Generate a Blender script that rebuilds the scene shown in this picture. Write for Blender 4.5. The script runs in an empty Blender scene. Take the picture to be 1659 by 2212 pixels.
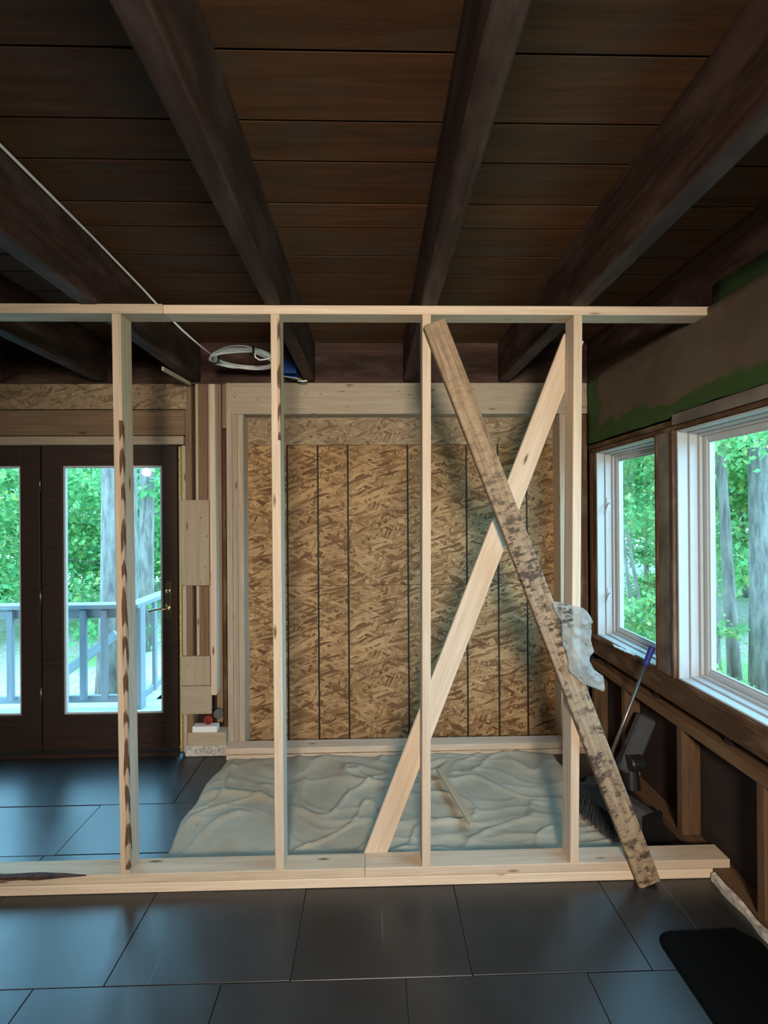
import bpy, bmesh, math, random
import numpy as np
from mathutils import Vector, Matrix, Euler, noise

random.seed(7)
rng = np.random.default_rng(7)
scene = bpy.context.scene
C = scene.collection

# ------------------------------------------------------------------ camera
F_PX, W_PX, H_PX = 1020.0, 1659.0, 2212.0
CAM = Vector((0, 0, 1.55))
YAW, PITCH, ROLL = math.radians(-1.38), math.radians(0.1), math.radians(-0.40)
cam_d = bpy.data.cameras.new('camera')
cam_d.sensor_fit = 'HORIZONTAL'
cam_d.sensor_width = 36.0
cam_d.lens = 36.0 * F_PX / W_PX
cam_d.clip_start = 0.05
cam_d.clip_end = 300
cam = bpy.data.objects.new('camera', cam_d)
C.objects.link(cam)
CAM_R = (Matrix.Rotation(YAW, 3, 'Z') @ Matrix.Rotation(math.pi / 2 + PITCH, 3, 'X') @ Matrix.Rotation(ROLL, 3, 'Z'))
cam.matrix_world = Matrix.Translation(CAM) @ CAM_R.to_4x4()
scene.camera = cam

# ------------------------------------------------------------------ world, lights, exposure
world = bpy.data.worlds.new('overcast_sky')
scene.world = world
world.use_nodes = True
bg = world.node_tree.nodes['Background']
bg.inputs['Color'].default_value = (0.31, 0.68, 1.0, 1)
bg.inputs['Strength'].default_value = 10.5

lamp_d = bpy.data.lights.new('work_lamp', 'SPOT')
lamp_d.energy = 660
lamp_d.color = (1.0, 0.87, 0.72)
lamp_d.spot_size = math.radians(88)
lamp_d.spot_blend = 1.0
lamp_d.shadow_soft_size = 0.24
lamp = bpy.data.objects.new('work_lamp', lamp_d)
C.objects.link(lamp)
lamp.location = (0.05, -1.55, 2.0)
lamp.rotation_euler = (Vector((0.10, 2.2, 0.95)) - lamp.location).to_track_quat('-Z', 'Y').to_euler()

# the second lamp, far left in the room; it shows as a small reflection in the door glass
lamp2_d = bpy.data.lights.new('ceiling_lamp', 'POINT')
lamp2_d.energy = 16
lamp2_d.color = (1.0, 0.87, 0.72)
lamp2_d.shadow_soft_size = 0.05
lamp2 = bpy.data.objects.new('ceiling_lamp', lamp2_d)
C.objects.link(lamp2)
lamp2.location = (-3.05, -0.2, 2.12)

vs = scene.view_settings
vs.view_transform = 'Standard'
vs.look = 'None'
vs.gamma = 1.0
vs.exposure = 0.0
vs.use_curve_mapping = False


# ------------------------------------------------------------------ measuring helpers
def ray(u, v):
    return CAM_R @ Vector(((u - W_PX / 2) / F_PX, -(v - H_PX / 2) / F_PX, -1.0))


def aty(u, v, y):
    d = ray(u, v)
    return CAM + d * (y / d.y)


def atx(u, v, x):
    d = ray(u, v)
    return CAM + d * (x / d.x)


def atz(u, v, z):
    d = ray(u, v)
    return CAM + d * ((z - CAM.z) / d.z)


# ------------------------------------------------------------------ materials
def new_mat(name):
    m = bpy.data.materials.new(name)
    m.use_nodes = True
    nt = m.node_tree
    nt.nodes.clear()
    out = nt.nodes.new('ShaderNodeOutputMaterial')
    b = nt.nodes.new('ShaderNodeBsdfPrincipled')
    nt.links.new(b.outputs[0], out.inputs[0])
    return m, nt, b, out


def N(nt, t, **kw):
    n = nt.nodes.new(t)
    for k, v in kw.items():
        setattr(n, k, v)
    return n


def mapping(nt, src, scale=(1, 1, 1), rot=(0, 0, 0), loc=(0, 0, 0)):
    mp = N(nt, 'ShaderNodeMapping')
    mp.inputs['Scale'].default_value = scale
    mp.inputs['Rotation'].default_value = rot
    mp.inputs['Location'].default_value = loc
    nt.links.new(src, mp.inputs['Vector'])
    return mp.outputs[0]


def obj_coord(nt, shift=True):
    tc = N(nt, 'ShaderNodeTexCoord')
    if not shift:
        return tc.outputs['Object']
    oi = N(nt, 'ShaderNodeObjectInfo')
    mul = N(nt, 'ShaderNodeMath', operation='MULTIPLY')
    mul.inputs[1].default_value = 37.0
    nt.links.new(oi.outputs['Random'], mul.inputs[0])
    add = N(nt, 'ShaderNodeVectorMath', operation='ADD')
    nt.links.new(tc.outputs['Object'], add.inputs[0])
    nt.links.new(mul.outputs[0], add.inputs[1])
    return add.outputs[0]


def noise_tex(nt, vec, scale, detail=4, rough=0.55, dist=0.0):
    n = N(nt, 'ShaderNodeTexNoise')
    n.inputs['Scale'].default_value = scale
    n.inputs['Detail'].default_value = detail
    n.inputs['Roughness'].default_value = rough
    n.inputs['Distortion'].default_value = dist
    nt.links.new(vec, n.inputs['Vector'])
    return n.outputs['Fac']


def ramp(nt, fac, stops):
    r = N(nt, 'ShaderNodeValToRGB')
    el = r.color_ramp.elements
    while len(el) < len(stops):
        el.new(0.5)
    for e, (p, c) in zip(el, stops):
        e.position = p
        e.color = (*c, 1) if len(c) == 3 else c
    nt.links.new(fac, r.inputs[0])
    return r.outputs[0]


def mixc(nt, fac, a, b, blend='MIX'):
    m = N(nt, 'ShaderNodeMix', data_type='RGBA', blend_type=blend)
    for sock, val in ((0, fac), (6, a), (7, b)):
        if isinstance(val, (int, float)):
            m.inputs[sock].default_value = val
        elif isinstance(val, tuple):
            m.inputs[sock].default_value = (*val, 1) if len(val) == 3 else val
        else:
            nt.links.new(val, m.inputs[sock])
    return m.outputs[2]


def bump(nt, b, height, strength=0.2, dist=0.01):
    bp = N(nt, 'ShaderNodeBump')
    bp.inputs['Strength'].default_value = strength
    bp.inputs['Distance'].default_value = dist
    nt.links.new(height, bp.inputs['Height'])
    nt.links.new(bp.outputs[0], b.inputs['Normal'])


def rand_value(nt, col, amount):
    """small brightness difference from board to board"""
    oi = N(nt, 'ShaderNodeObjectInfo')
    mr = N(nt, 'ShaderNodeMapRange')
    mr.inputs['To Min'].default_value = 1 - amount
    mr.inputs['To Max'].default_value = 1 + amount
    nt.links.new(oi.outputs['Random'], mr.inputs['Value'])
    hsv = N(nt, 'ShaderNodeHueSaturation')
    nt.links.new(mr.outputs[0], hsv.inputs['Value'])
    nt.links.new(col, hsv.inputs['Color'])
    return hsv.outputs[0]


def wood(name, light, dark, knot=None, rough=0.75, grain=1.0, vary=0.12, blotch=None, spec=0.25, bumpy=0.15, nails=False):
    m, nt, b, out = new_mat(name)
    v = obj_coord(nt)
    g = noise_tex(nt, mapping(nt, v, (1.3 * grain, 26 * grain, 26 * grain)), 1.6, 6, 0.6, 0.6)
    fine = noise_tex(nt, mapping(nt, v, (5, 160, 160)), 1.0, 3)
    col = ramp(nt, g, [(0.30, dark), (0.68, light)])
    col = mixc(nt, 0.18, col, ramp(nt, fine, [(0.35, (0.25, 0.25, 0.25)), (0.65, (1, 1, 1))]), 'MULTIPLY')
    if blotch:
        bl = noise_tex(nt, mapping(nt, v, (2.5, 7, 7)), 1.3, 4, 0.6)
        col = mixc(nt, ramp(nt, bl, [(0.48, (0, 0, 0)), (0.66, (0.75, 0.75, 0.75))]), col, blotch)
    if knot:
        vo = N(nt, 'ShaderNodeTexVoronoi')
        vo.inputs['Scale'].default_value = 1.0
        nt.links.new(mapping(nt, v, (3.2, 13, 13)), vo.inputs['Vector'])
        k = ramp(nt, vo.outputs['Distance'], [(0.045, (1, 1, 1)), (0.12, (0, 0, 0))])
        col = mixc(nt, k, col, knot)
    col = rand_value(nt, col, vary)
    if nails:
        vn = N(nt, 'ShaderNodeTexVoronoi')
        vn.inputs['Scale'].default_value = 1.0
        nt.links.new(mapping(nt, v, (16, 16, 16)), vn.inputs['Vector'])
        col = mixc(nt, ramp(nt, vn.outputs['Distance'], [(0.055, (1, 1, 1)), (0.075, (0, 0, 0))]), col, (0.06, 0.05, 0.04))
    nt.links.new(col, b.inputs['Base Color'])
    b.inputs['Roughness'].default_value = rough
    b.inputs['Specular IOR Level'].default_value = spec
    bump(nt, b, g, bumpy, 0.004)
    return m


def plain(name, col, rough=0.6, metal=0.0, spec=0.4, var=0.0, scale=20, bumpy=0.0):
    m, nt, b, out = new_mat(name)
    b.inputs['Roughness'].default_value = rough
    b.inputs['Metallic'].default_value = metal
    b.inputs['Specular IOR Level'].default_value = spec
    v = obj_coord(nt)
    n = noise_tex(nt, v, scale, 4)
    lo = tuple(max(0, c * (1 - var)) for c in col)
    hi = tuple(min(1, c * (1 + var)) for c in col)
    nt.links.new(ramp(nt, n, [(0.3, lo), (0.7, hi)]), b.inputs['Base Color'])
    if bumpy:
        bump(nt, b, n, bumpy, 0.004)
    return m


M = {}
M['pine'] = wood('new_pine', (0.68, 0.55, 0.42), (0.57, 0.44, 0.32), (0.16, 0.08, 0.04))
M['pine_grey'] = wood('weathered_pine', (0.52, 0.43, 0.32), (0.40, 0.31, 0.22), (0.12, 0.07, 0.04), vary=0.16)
M['pine_dull'] = wood('dull_old_pine', (0.30, 0.20, 0.125), (0.20, 0.125, 0.075), (0.08, 0.04, 0.02), vary=0.18)
M['header'] = wood('nailed_header_board', (0.54, 0.45, 0.34), (0.44, 0.35, 0.25), (0.16, 0.10, 0.06), nails=True)
M['ply'] = wood('plywood_patch', (0.46, 0.38, 0.27), (0.38, 0.30, 0.20), (0.2, 0.12, 0.06), grain=0.6, nails=True)
M['ceil'] = wood('dark_ceiling_plank', (0.150, 0.070, 0.031), (0.080, 0.036, 0.016), None, rough=0.7, vary=0.22, blotch=(0.085, 0.060, 0.042), spec=0.2)
M['beam'] = wood('dark_beam', (0.070, 0.034, 0.024), (0.028, 0.014, 0.010), None, rough=0.65, vary=0.1, blotch=(0.105, 0.064, 0.052), spec=0.2, bumpy=0.4)
M['stain'] = wood('brown_stained_frame', (0.12, 0.062, 0.032), (0.06, 0.029, 0.015), None, rough=0.6, vary=0.15, blotch=(0.22, 0.15, 0.10))
M['door'] = wood('dark_door_wood', (0.046, 0.024, 0.015), (0.025, 0.013, 0.009), None, rough=0.45, vary=0.05, spec=0.4)
M['cripple'] = wood('old_framing', (0.17, 0.095, 0.05), (0.10, 0.054, 0.028), None, vary=0.12)
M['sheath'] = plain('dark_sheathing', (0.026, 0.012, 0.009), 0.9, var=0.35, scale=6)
M['primer'] = plain('grey_primer_post', (0.15, 0.125, 0.105), 0.7, var=0.45, scale=7)
M['white'] = plain('white_vinyl', (0.46, 0.47, 0.47), 0.35, var=0.03)
M['bright'] = plain('white_plastic', (0.80, 0.82, 0.82), 0.4)
M['black'] = plain('black_plastic', (0.012, 0.012, 0.014), 0.45)
M['grey_pl'] = plain('dark_grey_plastic', (0.055, 0.060, 0.068), 0.4, var=0.15)
M['blue_pl'] = plain('blue_plastic', (0.015, 0.10, 0.42), 0.45)
M['blue_grip'] = plain('blue_grip', (0.020, 0.035, 0.22), 0.55)
M['steel'] = plain('dull_steel', (0.20, 0.19, 0.17), 0.38, metal=0.85, var=0.2, scale=40)
M['brass'] = plain('polished_brass', (0.75, 0.62, 0.38), 0.22, metal=1.0)
M['copper'] = plain('red_rubber', (0.22, 0.035, 0.022), 0.5)
M['foam'] = plain('yellow_foam', (0.42, 0.34, 0.13), 0.9, var=0.35, scale=60, bumpy=0.6)
M['plaster'] = plain('crumbly_plaster', (0.46, 0.42, 0.38), 0.95, var=0.45, scale=45, bumpy=0.8)
M['bristle'] = plain('broom_bristle', (0.018, 0.022, 0.024), 0.7, var=0.4, scale=80)
M['mat'] = plain('black_rubber_mat', (0.004, 0.0042, 0.0045), 0.85, spec=0.03, var=0.3, scale=120, bumpy=0.2)
M['deck'] = wood('painted_deck', (0.60, 0.62, 0.63), (0.48, 0.50, 0.51), None, rough=0.6, vary=0.08)
M['rail'] = wood('painted_rail', (0.34, 0.36, 0.38), (0.25, 0.27, 0.29), None, rough=0.6, vary=0.08)
M['wall_dark'] = plain('dim_room_wall', (0.16, 0.12, 0.09), 0.9, var=0.2, scale=3)


def make_bark_edge():
    m, nt, b, out = new_mat('bark_wane')
    v = obj_coord(nt)
    w = N(nt, 'ShaderNodeTexWave', wave_type='BANDS', bands_direction='DIAGONAL')
    w.inputs['Scale'].default_value = 4.0
    w.inputs['Distortion'].default_value = 5.0
    w.inputs['Detail'].default_value = 3.0
    w.inputs['Detail Scale'].default_value = 1.6
    nt.links.new(mapping(nt, v, (1, 2.5, 2.5)), w.inputs['Vector'])
    col = ramp(nt, w.outputs['Fac'], [(0.25, (0.10, 0.045, 0.022)), (0.50, (0.21, 0.11, 0.06)), (0.66, (0.42, 0.29, 0.19))])
    nt.links.new(col, b.inputs['Base Color'])
    b.inputs['Roughness'].default_value = 0.9
    bump(nt, b, w.outputs['Fac'], 0.5, 0.004)
    return m


M['bark_edge'] = make_bark_edge()
M['bark_dark'] = plain('dark_torn_bark', (0.055, 0.028, 0.018), 0.9, var=0.6, scale=35, bumpy=0.6)


def make_scrap():
    m, nt, b, out = new_mat('stained_scrap_board')
    v = obj_coord(nt, False)
    g = noise_tex(nt, mapping(nt, v, (1.6, 34, 34)), 1.5, 6, 0.6, 0.5)
    col = ramp(nt, g, [(0.3, (0.20, 0.13, 0.075)), (0.7, (0.38, 0.275, 0.175))])
    # mortar-like print in short dashes across the board, strongest in its middle and lower run
    d = noise_tex(nt, mapping(nt, v, (44, 24, 24)), 1.0, 4, 0.65, 0.2)
    big = noise_tex(nt, mapping(nt, v, (5.5, 16, 16), loc=(3, 1, 0)), 1.0, 4, 0.6)
    sx = N(nt, 'ShaderNodeSeparateXYZ')
    nt.links.new(v, sx.inputs[0])
    along = ramp(nt, N_map(nt, sx.outputs['X'], -1.25, 1.25), [(0.0, (1, 1, 1)), (0.62, (1, 1, 1)), (0.80, (0.35, 0.35, 0.35)), (1.0, (0.2, 0.2, 0.2))])
    mk = mixc(nt, 1.0, ramp(nt, d, [(0.47, (0, 0, 0)), (0.60, (0.95, 0.95, 0.95))]), ramp(nt, big, [(0.36, (0, 0, 0)), (0.50, (1, 1, 1))]), 'MULTIPLY')
    mk = mixc(nt, 1.0, mk, along, 'MULTIPLY')
    col = mixc(nt, mk, col, (0.045, 0.028, 0.018))
    str_ = noise_tex(nt, mapping(nt, v, (2.2, 60, 60), loc=(0, 5, 2)), 1.0, 4, 0.6)
    col = mixc(nt, ramp(nt, str_, [(0.56, (0, 0, 0)), (0.70, (0.7, 0.7, 0.7))]), col, (0.10, 0.06, 0.035))
    nt.links.new(col, b.inputs['Base Color'])
    b.inputs['Roughness'].default_value = 0.85
    bump(nt, b, g, 0.35, 0.006)
    return m


def N_map(nt, val, lo, hi):
    mr = N(nt, 'ShaderNodeMapRange')
    mr.inputs['From Min'].default_value = lo
    mr.inputs['From Max'].default_value = hi
    nt.links.new(val, mr.inputs['Value'])
    return mr.outputs[0]


M['scrap'] = make_scrap()


def make_osb(name, light, mid, dark, lines=None):
    m, nt, b, out = new_mat(name)
    v = obj_coord(nt, False)
    cols = None
    hs = None
    wob = N(nt, 'ShaderNodeTexNoise')
    wob.inputs['Scale'].default_value = 3.5
    nt.links.new(v, wob.inputs['Vector'])
    sub = N(nt, 'ShaderNodeVectorMath', operation='MULTIPLY_ADD')
    nt.links.new(wob.outputs['Color'], sub.inputs[0])
    sub.inputs[1].default_value = (0.05, 0.05, 0.05)
    nt.links.new(v, sub.inputs[2])
    for i, (ang, sc) in enumerate(((0.08, (9, 58)), (-0.6, (11, 66)), (0.85, (11, 62)), (1.6, (14, 62)), (-1.1, (12, 70)), (0.42, (10, 56)), (-0.3, (10, 66)))):
        vo = N(nt, 'ShaderNodeTexVoronoi')
        vo.inputs['Scale'].default_value = 1.0
        vo.inputs['Randomness'].default_value = 1.0
        rot = mapping(nt, sub.outputs[0], (1, 1, 1), (0, 0, ang), (i * 3.1, i * 1.7, 0))
        nt.links.new(mapping(nt, rot, (sc[0], sc[1], 1)), vo.inputs['Vector'])
        sep = N(nt, 'ShaderNodeSeparateColor')
        nt.links.new(vo.outputs['Color'], sep.inputs[0])
        c = ramp(nt, sep.outputs['Red'], [(0.0, dark), (0.35, mid), (0.75, light), (1.0, tuple(min(1, x * 1.15) for x in light))])
        if cols is None:
            cols, hs = c, sep.outputs['Red']
        else:
            gate = N(nt, 'ShaderNodeMath', operation='GREATER_THAN')
            gate.inputs[1].default_value = 0.56
            nt.links.new(sep.outputs['Green'], gate.inputs[0])
            cols = mixc(nt, gate.outputs[0], cols, c)
    big = noise_tex(nt, v, 3.0, 4, 0.6)
    cols = mixc(nt, 1.0, cols, ramp(nt, big, [(0.32, (0.66, 0.62, 0.58)), (0.62, (1, 1, 1))]), 'MULTIPLY')
    fine = noise_tex(nt, mapping(nt, v, (30, 160, 1)), 1.0, 3)
    cols = mixc(nt, 0.35, cols, ramp(nt, fine, [(0.38, (0.35, 0.3, 0.25)), (0.6, (1, 1, 1))]), 'MULTIPLY')
    if lines:
        sx = N(nt, 'ShaderNodeSeparateXYZ')
        nt.links.new(v, sx.inputs[0])
        wn = noise_tex(nt, mapping(nt, v, (0, 40, 0)), 1.0, 2)
        tot = None
        for lx in lines:
            s1 = N(nt, 'ShaderNodeMath', operation='SUBTRACT')
            nt.links.new(sx.outputs['X'], s1.inputs[0])
            s1.inputs[1].default_value = lx
            s2 = N(nt, 'ShaderNodeMath', operation='MULTIPLY_ADD')
            nt.links.new(wn, s2.inputs[0])
            s2.inputs[1].default_value = 0.008
            nt.links.new(s1.outputs[0], s2.inputs[2])
            a = N(nt, 'ShaderNodeMath', operation='ABSOLUTE')
            nt.links.new(s2.outputs[0], a.inputs[0])
            lt = N(nt, 'ShaderNodeMath', operation='LESS_THAN')
            nt.links.new(a.outputs[0], lt.inputs[0])
            lt.inputs[1].default_value = 0.0060
            if tot is None:
                tot = lt.outputs[0]
            else:
                mx = N(nt, 'ShaderNodeMath', operation='MAXIMUM')
                nt.links.new(tot, mx.inputs[0])
                nt.links.new(lt.outputs[0], mx.inputs[1])
                tot = mx.outputs[0]
        cols = mixc(nt, tot, cols, (0.022, 0.014, 0.009))
    nt.links.new(cols, b.inputs['Base Color'])
    b.inputs['Roughness'].default_value = 0.7
    b.inputs['Specular IOR Level'].default_value = 0.3
    bump(nt, b, hs, 0.25, 0.004)
    return m


def make_floor_tile():
    m, nt, b, out = new_mat('slate_grey_floor_sheet')
    v = obj_coord(nt)
    n = noise_tex(nt, v, 5, 6, 0.65)
    f = noise_tex(nt, v, 160, 2)
    col = ramp(nt, n, [(0.3, (0.011, 0.012, 0.013)), (0.7, (0.019, 0.0205, 0.022))])
    col = mixc(nt, ramp(nt, f, [(0.66, (0, 0, 0)), (0.74, (0.3, 0.3, 0.3))]), col, (0.05, 0.05, 0.05))
    # long pale scuffs
    s = noise_tex(nt, mapping(nt, v, (1.0, 30, 1), (0, 0, 0.7)), 1.4, 2)
    col = mixc(nt, ramp(nt, s, [(0.71, (0, 0, 0)), (0.76, (0.35, 0.35, 0.35))]), col, (0.08, 0.085, 0.09))
    col = rand_value(nt, col, 0.12)
    nt.links.new(col, b.inputs['Base Color'])
    rr = N_map(nt, n, 0, 1)
    mr = rr.node
    mr.inputs['To Min'].default_value = 0.27
    mr.inputs['To Max'].default_value = 0.42
    nt.links.new(rr, b.inputs['Roughness'])
    b.inputs['Specular IOR Level'].default_value = 0.85
    bump(nt, b, f, 0.08, 0.002)
    return m


M['tile'] = make_floor_tile()


def make_cloth():
    m, nt, b, out = new_mat('canvas_drop_cloth')
    v = obj_coord(nt)
    n = noise_tex(nt, v, 4, 5, 0.6)
    col = ramp(nt, n, [(0.3, (0.30, 0.265, 0.195)), (0.7, (0.41, 0.37, 0.29))])
    sp = noise_tex(nt, v, 38, 2)
    col = mixc(nt, ramp(nt, sp, [(0.74, (0, 0, 0)), (0.80, (0.8, 0.8, 0.8))]), col, (0.10, 0.085, 0.07))
    nt.links.new(col, b.inputs['Base Color'])
    b.inputs['Roughness'].default_value = 0.95
    b.inputs['Specular IOR Level'].default_value = 0.1
    bump(nt, b, noise_tex(nt, v, 9, 6, 0.65), 0.35, 0.02)
    return m


M['cloth'] = make_cloth()


def make_kraft():
    m, nt, b, out = new_mat('kraft_paper_green_edges')
    tc = N(nt, 'ShaderNodeTexCoord')
    v = tc.outputs['Object']
    sx = N(nt, 'ShaderNodeSeparateXYZ')
    nt.links.new(v, sx.inputs[0])
    n = noise_tex(nt, v, 5.5, 5, 0.6)
    col = ramp(nt, noise_tex(nt, v, 3, 5, 0.6), [(0.3, (0.085, 0.058, 0.040)), (0.7, (0.135, 0.094, 0.066))])
    # green painted lower edge (z below 2.09) and the end by the back wall (y over 2.93), ragged
    def edge(sock, a, c):
        mr = N(nt, 'ShaderNodeMapRange')
        mr.inputs['From Min'].default_value = a
        mr.inputs['From Max'].default_value = c
        nt.links.new(sock, mr.inputs['Value'])
        ad = N(nt, 'ShaderNodeMath', operation='MULTIPLY_ADD')
        nt.links.new(n, ad.inputs[0])
        ad.inputs[1].default_value = 0.9
        nt.links.new(mr.outputs[0], ad.inputs[2])
        return ramp(nt, ad.outputs[0], [(0.92, (0, 0, 0)), (1.0, (1, 1, 1))])
    low = edge(sx.outputs['Z'], 2.20, 1.98)
    end = edge(sx.outputs['Y'], 2.78, 3.03)
    mk = mixc(nt, 1.0, low, end, 'LIGHTEN')
    col = mixc(nt, mk, col, (0.032, 0.072, 0.013))
    nt.links.new(col, b.inputs['Base Color'])
    b.inputs['Roughness'].default_value = 0.7
    bump(nt, b, noise_tex(nt, mapping(nt, v, (1, 2, 9)), 1.5, 4), 0.5, 0.02)
    return m


M['kraft'] = make_kraft()
M['green'] = plain('green_tape', (0.016, 0.036, 0.007), 0.7, var=0.4, scale=12)


def make_glass():
    m, nt, b, out = new_mat('window_glass')
    nt.nodes.remove(b)
    tr = N(nt, 'ShaderNodeBsdfTransparent')
    tr.inputs['Color'].default_value = (0.93, 0.97, 0.97, 1)
    gl = N(nt, 'ShaderNodeBsdfGlossy')
    gl.inputs['Roughness'].default_value = 0.02
    lw = N(nt, 'ShaderNodeLayerWeight')
    lw.inputs['Blend'].default_value = 0.5
    pw = N(nt, 'ShaderNodeMath', operation='POWER')
    nt.links.new(lw.outputs['Facing'], pw.inputs[0])
    pw.inputs[1].default_value = 5.0
    fr = N(nt, 'ShaderNodeMath', operation='MULTIPLY_ADD')
    nt.links.new(pw.outputs[0], fr.inputs[0])
    fr.inputs[1].default_value = 0.9
    fr.inputs[2].default_value = 0.035
    mx = N(nt, 'ShaderNodeMixShader')
    nt.links.new(fr.outputs[0], mx.inputs[0])
    nt.links.new(tr.outputs[0], mx.inputs[1])
    nt.links.new(gl.outputs[0], mx.inputs[2])
    nt.links.new(mx.outputs[0], out.inputs[0])
    return m


M['glass'] = make_glass()


def make_bag():
    m, nt, b, out = new_mat('cloudy_plastic_film')
    v = obj_coord(nt, False)
    sx = N(nt, 'ShaderNodeSeparateXYZ')
    nt.links.new(v, sx.inputs[0])
    n = noise_tex(nt, mapping(nt, v, (18, 18, 42)), 1.0, 3, 0.6)
    # smudged dark print near the top left corner
    a = ramp(nt, N_map(nt, sx.outputs['X'], -0.09, 0.0), [(0.0, (0, 0, 0)), (0.12, (1, 1, 1)), (0.68, (1, 1, 1)), (0.76, (0, 0, 0))])
    c = ramp(nt, N_map(nt, sx.outputs['Z'], 0.08, 0.185), [(0.0, (0, 0, 0)), (0.12, (1, 1, 1)), (0.86, (1, 1, 1)), (0.95, (0, 0, 0))])
    mk = mixc(nt, 1.0, mixc(nt, 1.0, a, c, 'MULTIPLY'), ramp(nt, n, [(0.48, (0, 0, 0)), (0.56, (1, 1, 1))]), 'MULTIPLY')
    col = mixc(nt, mk, (0.50, 0.50, 0.47), (0.02, 0.02, 0.02))
    nt.links.new(col, b.inputs['Base Color'])
    b.inputs['Roughness'].default_value = 0.22
    bump(nt, b, noise_tex(nt, v, 34, 4, 0.6), 0.8, 0.012)
    tl = N(nt, 'ShaderNodeBsdfTranslucent')
    nt.links.new(col, tl.inputs['Color'])
    tr = N(nt, 'ShaderNodeBsdfTransparent')
    m1 = N(nt, 'ShaderNodeMixShader')
    m1.inputs[0].default_value = 0.4
    nt.links.new(b.outputs[0], m1.inputs[1])
    nt.links.new(tl.outputs[0], m1.inputs[2])
    m2 = N(nt, 'ShaderNodeMixShader')
    m2.inputs[0].default_value = 0.52
    nt.links.new(m1.outputs[0], m2.inputs[1])
    nt.links.new(tr.outputs[0], m2.inputs[2])
    nt.links.new(m2.outputs[0], out.inputs[0])
    return m


M['bag'] = make_bag()


def make_leaf(name, a, c):
    m, nt, b, out = new_mat(name)
    geo = N(nt, 'ShaderNodeNewGeometry')
    col = ramp(nt, geo.outputs['Random Per Island'], [(0.0, a), (0.85, c), (1.0, tuple(min(1, x * 1.1) for x in (c[0] * 2.2, c[1] * 1.1, c[2])))])
    nt.links.new(col, b.inputs['Base Color'])
    b.inputs['Roughness'].default_value = 0.45
    tl = N(nt, 'ShaderNodeBsdfTranslucent')
    nt.links.new(col, tl.inputs['Color'])
    mx = N(nt, 'ShaderNodeMixShader')
    mx.inputs[0].default_value = 0.5
    nt.links.new(b.outputs[0], mx.inputs[1])
    nt.links.new(tl.outputs[0], mx.inputs[2])
    nt.links.new(mx.outputs[0], out.inputs[0])
    return m


M['leaf'] = make_leaf('maple_leaf', (0.09, 0.30, 0.10), (0.20, 0.46, 0.16))
M['leaf2'] = make_leaf('beech_leaf', (0.12, 0.34, 0.12), (0.30, 0.52, 0.18))


def make_bark():
    m, nt, b, out = new_mat('grey_tree_bark')
    v = obj_coord(nt)
    n = noise_tex(nt, mapping(nt, v, (16, 16, 3.2)), 1.0, 5, 0.65)
    nt.links.new(ramp(nt, n, [(0.35, (0.12, 0.10, 0.09)), (0.65, (0.32, 0.27, 0.23))]), b.inputs['Base Color'])
    b.inputs['Roughness'].default_value = 0.95
    bump(nt, b, n, 0.9, 0.03)
    return m


M['bark'] = make_bark()


def make_ground():
    m, nt, b, out = new_mat('leaf_litter')
    v = obj_coord(nt, False)
    n = noise_tex(nt, v, 22, 5, 0.7)
    g = noise_tex(nt, v, 0.7, 3)
    col = ramp(nt, n, [(0.35, (0.26, 0.21, 0.15)), (0.5, (0.48, 0.41, 0.31)), (0.65, (0.68, 0.60, 0.48))])
    col = mixc(nt, ramp(nt, g, [(0.50, (0, 0, 0)), (0.62, (0.8, 0.8, 0.8))]), col, (0.18, 0.36, 0.08))
    nt.links.new(col, b.inputs['Base Color'])
    b.inputs['Roughness'].default_value = 1.0
    bump(nt, b, n, 0.6, 0.05)
    return m


M['ground'] = make_ground()


# ------------------------------------------------------------------ object helpers
def tag(o, label=None, cat=None, group=None, kind=None):
    if label:
        o['label'] = label
    if cat:
        o['category'] = cat
    if group:
        o['group'] = group
    if kind:
        o['kind'] = kind
    return o


def empty(name, loc=(0, 0, 0)):
    o = bpy.data.objects.new(name, None)
    o.empty_display_size = 0.1
    C.objects.link(o)
    o.location = loc
    return o


def attach(o, parent):
    if parent is not None:
        bpy_par = Matrix.Translation(parent_world(parent))if parent.type == 'EMPTY' else world_of(parent)
        o.parent = parent
        o.matrix_parent_inverse = bpy_par.inverted()
    return o


def world_of(o):
    m = o.matrix_basis.copy()
    if o.parent:
        m = world_of(o.parent) @ o.matrix_parent_inverse @ m
    return m


def parent_world(o):
    return world_of(o).translation


def link_mesh(name, me, mat, parent=None, smooth=False):
    o = bpy.data.objects.new(name, me)
    C.objects.link(o)
    if mat is not None and not me.materials:
        me.materials.append(M[mat] if isinstance(mat, str) else mat)
    if smooth:
        me.polygons.foreach_set('use_smooth', [True] * len(me.polygons))
    return o


def bm_obj(name, bm, mat, parent=None, smooth=False, mw=None):
    me = bpy.data.meshes.new(name)
    bm.normal_update()
    bm.to_mesh(me)
    bm.free()
    o = link_mesh(name, me, mat, None, smooth)
    if mw is not None:
        o.matrix_basis = mw
    attach(o, parent)
    return o


def frame(p0, p1, wdir):
    x = (p1 - p0).normalized()
    z = x.cross(wdir).normalized()
    y = z.cross(x).normalized()
    r = Matrix((x, y, z)).transposed().to_4x4()
    return Matrix.Translation((p0 + p1) / 2) @ r, (p1 - p0).length


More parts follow.
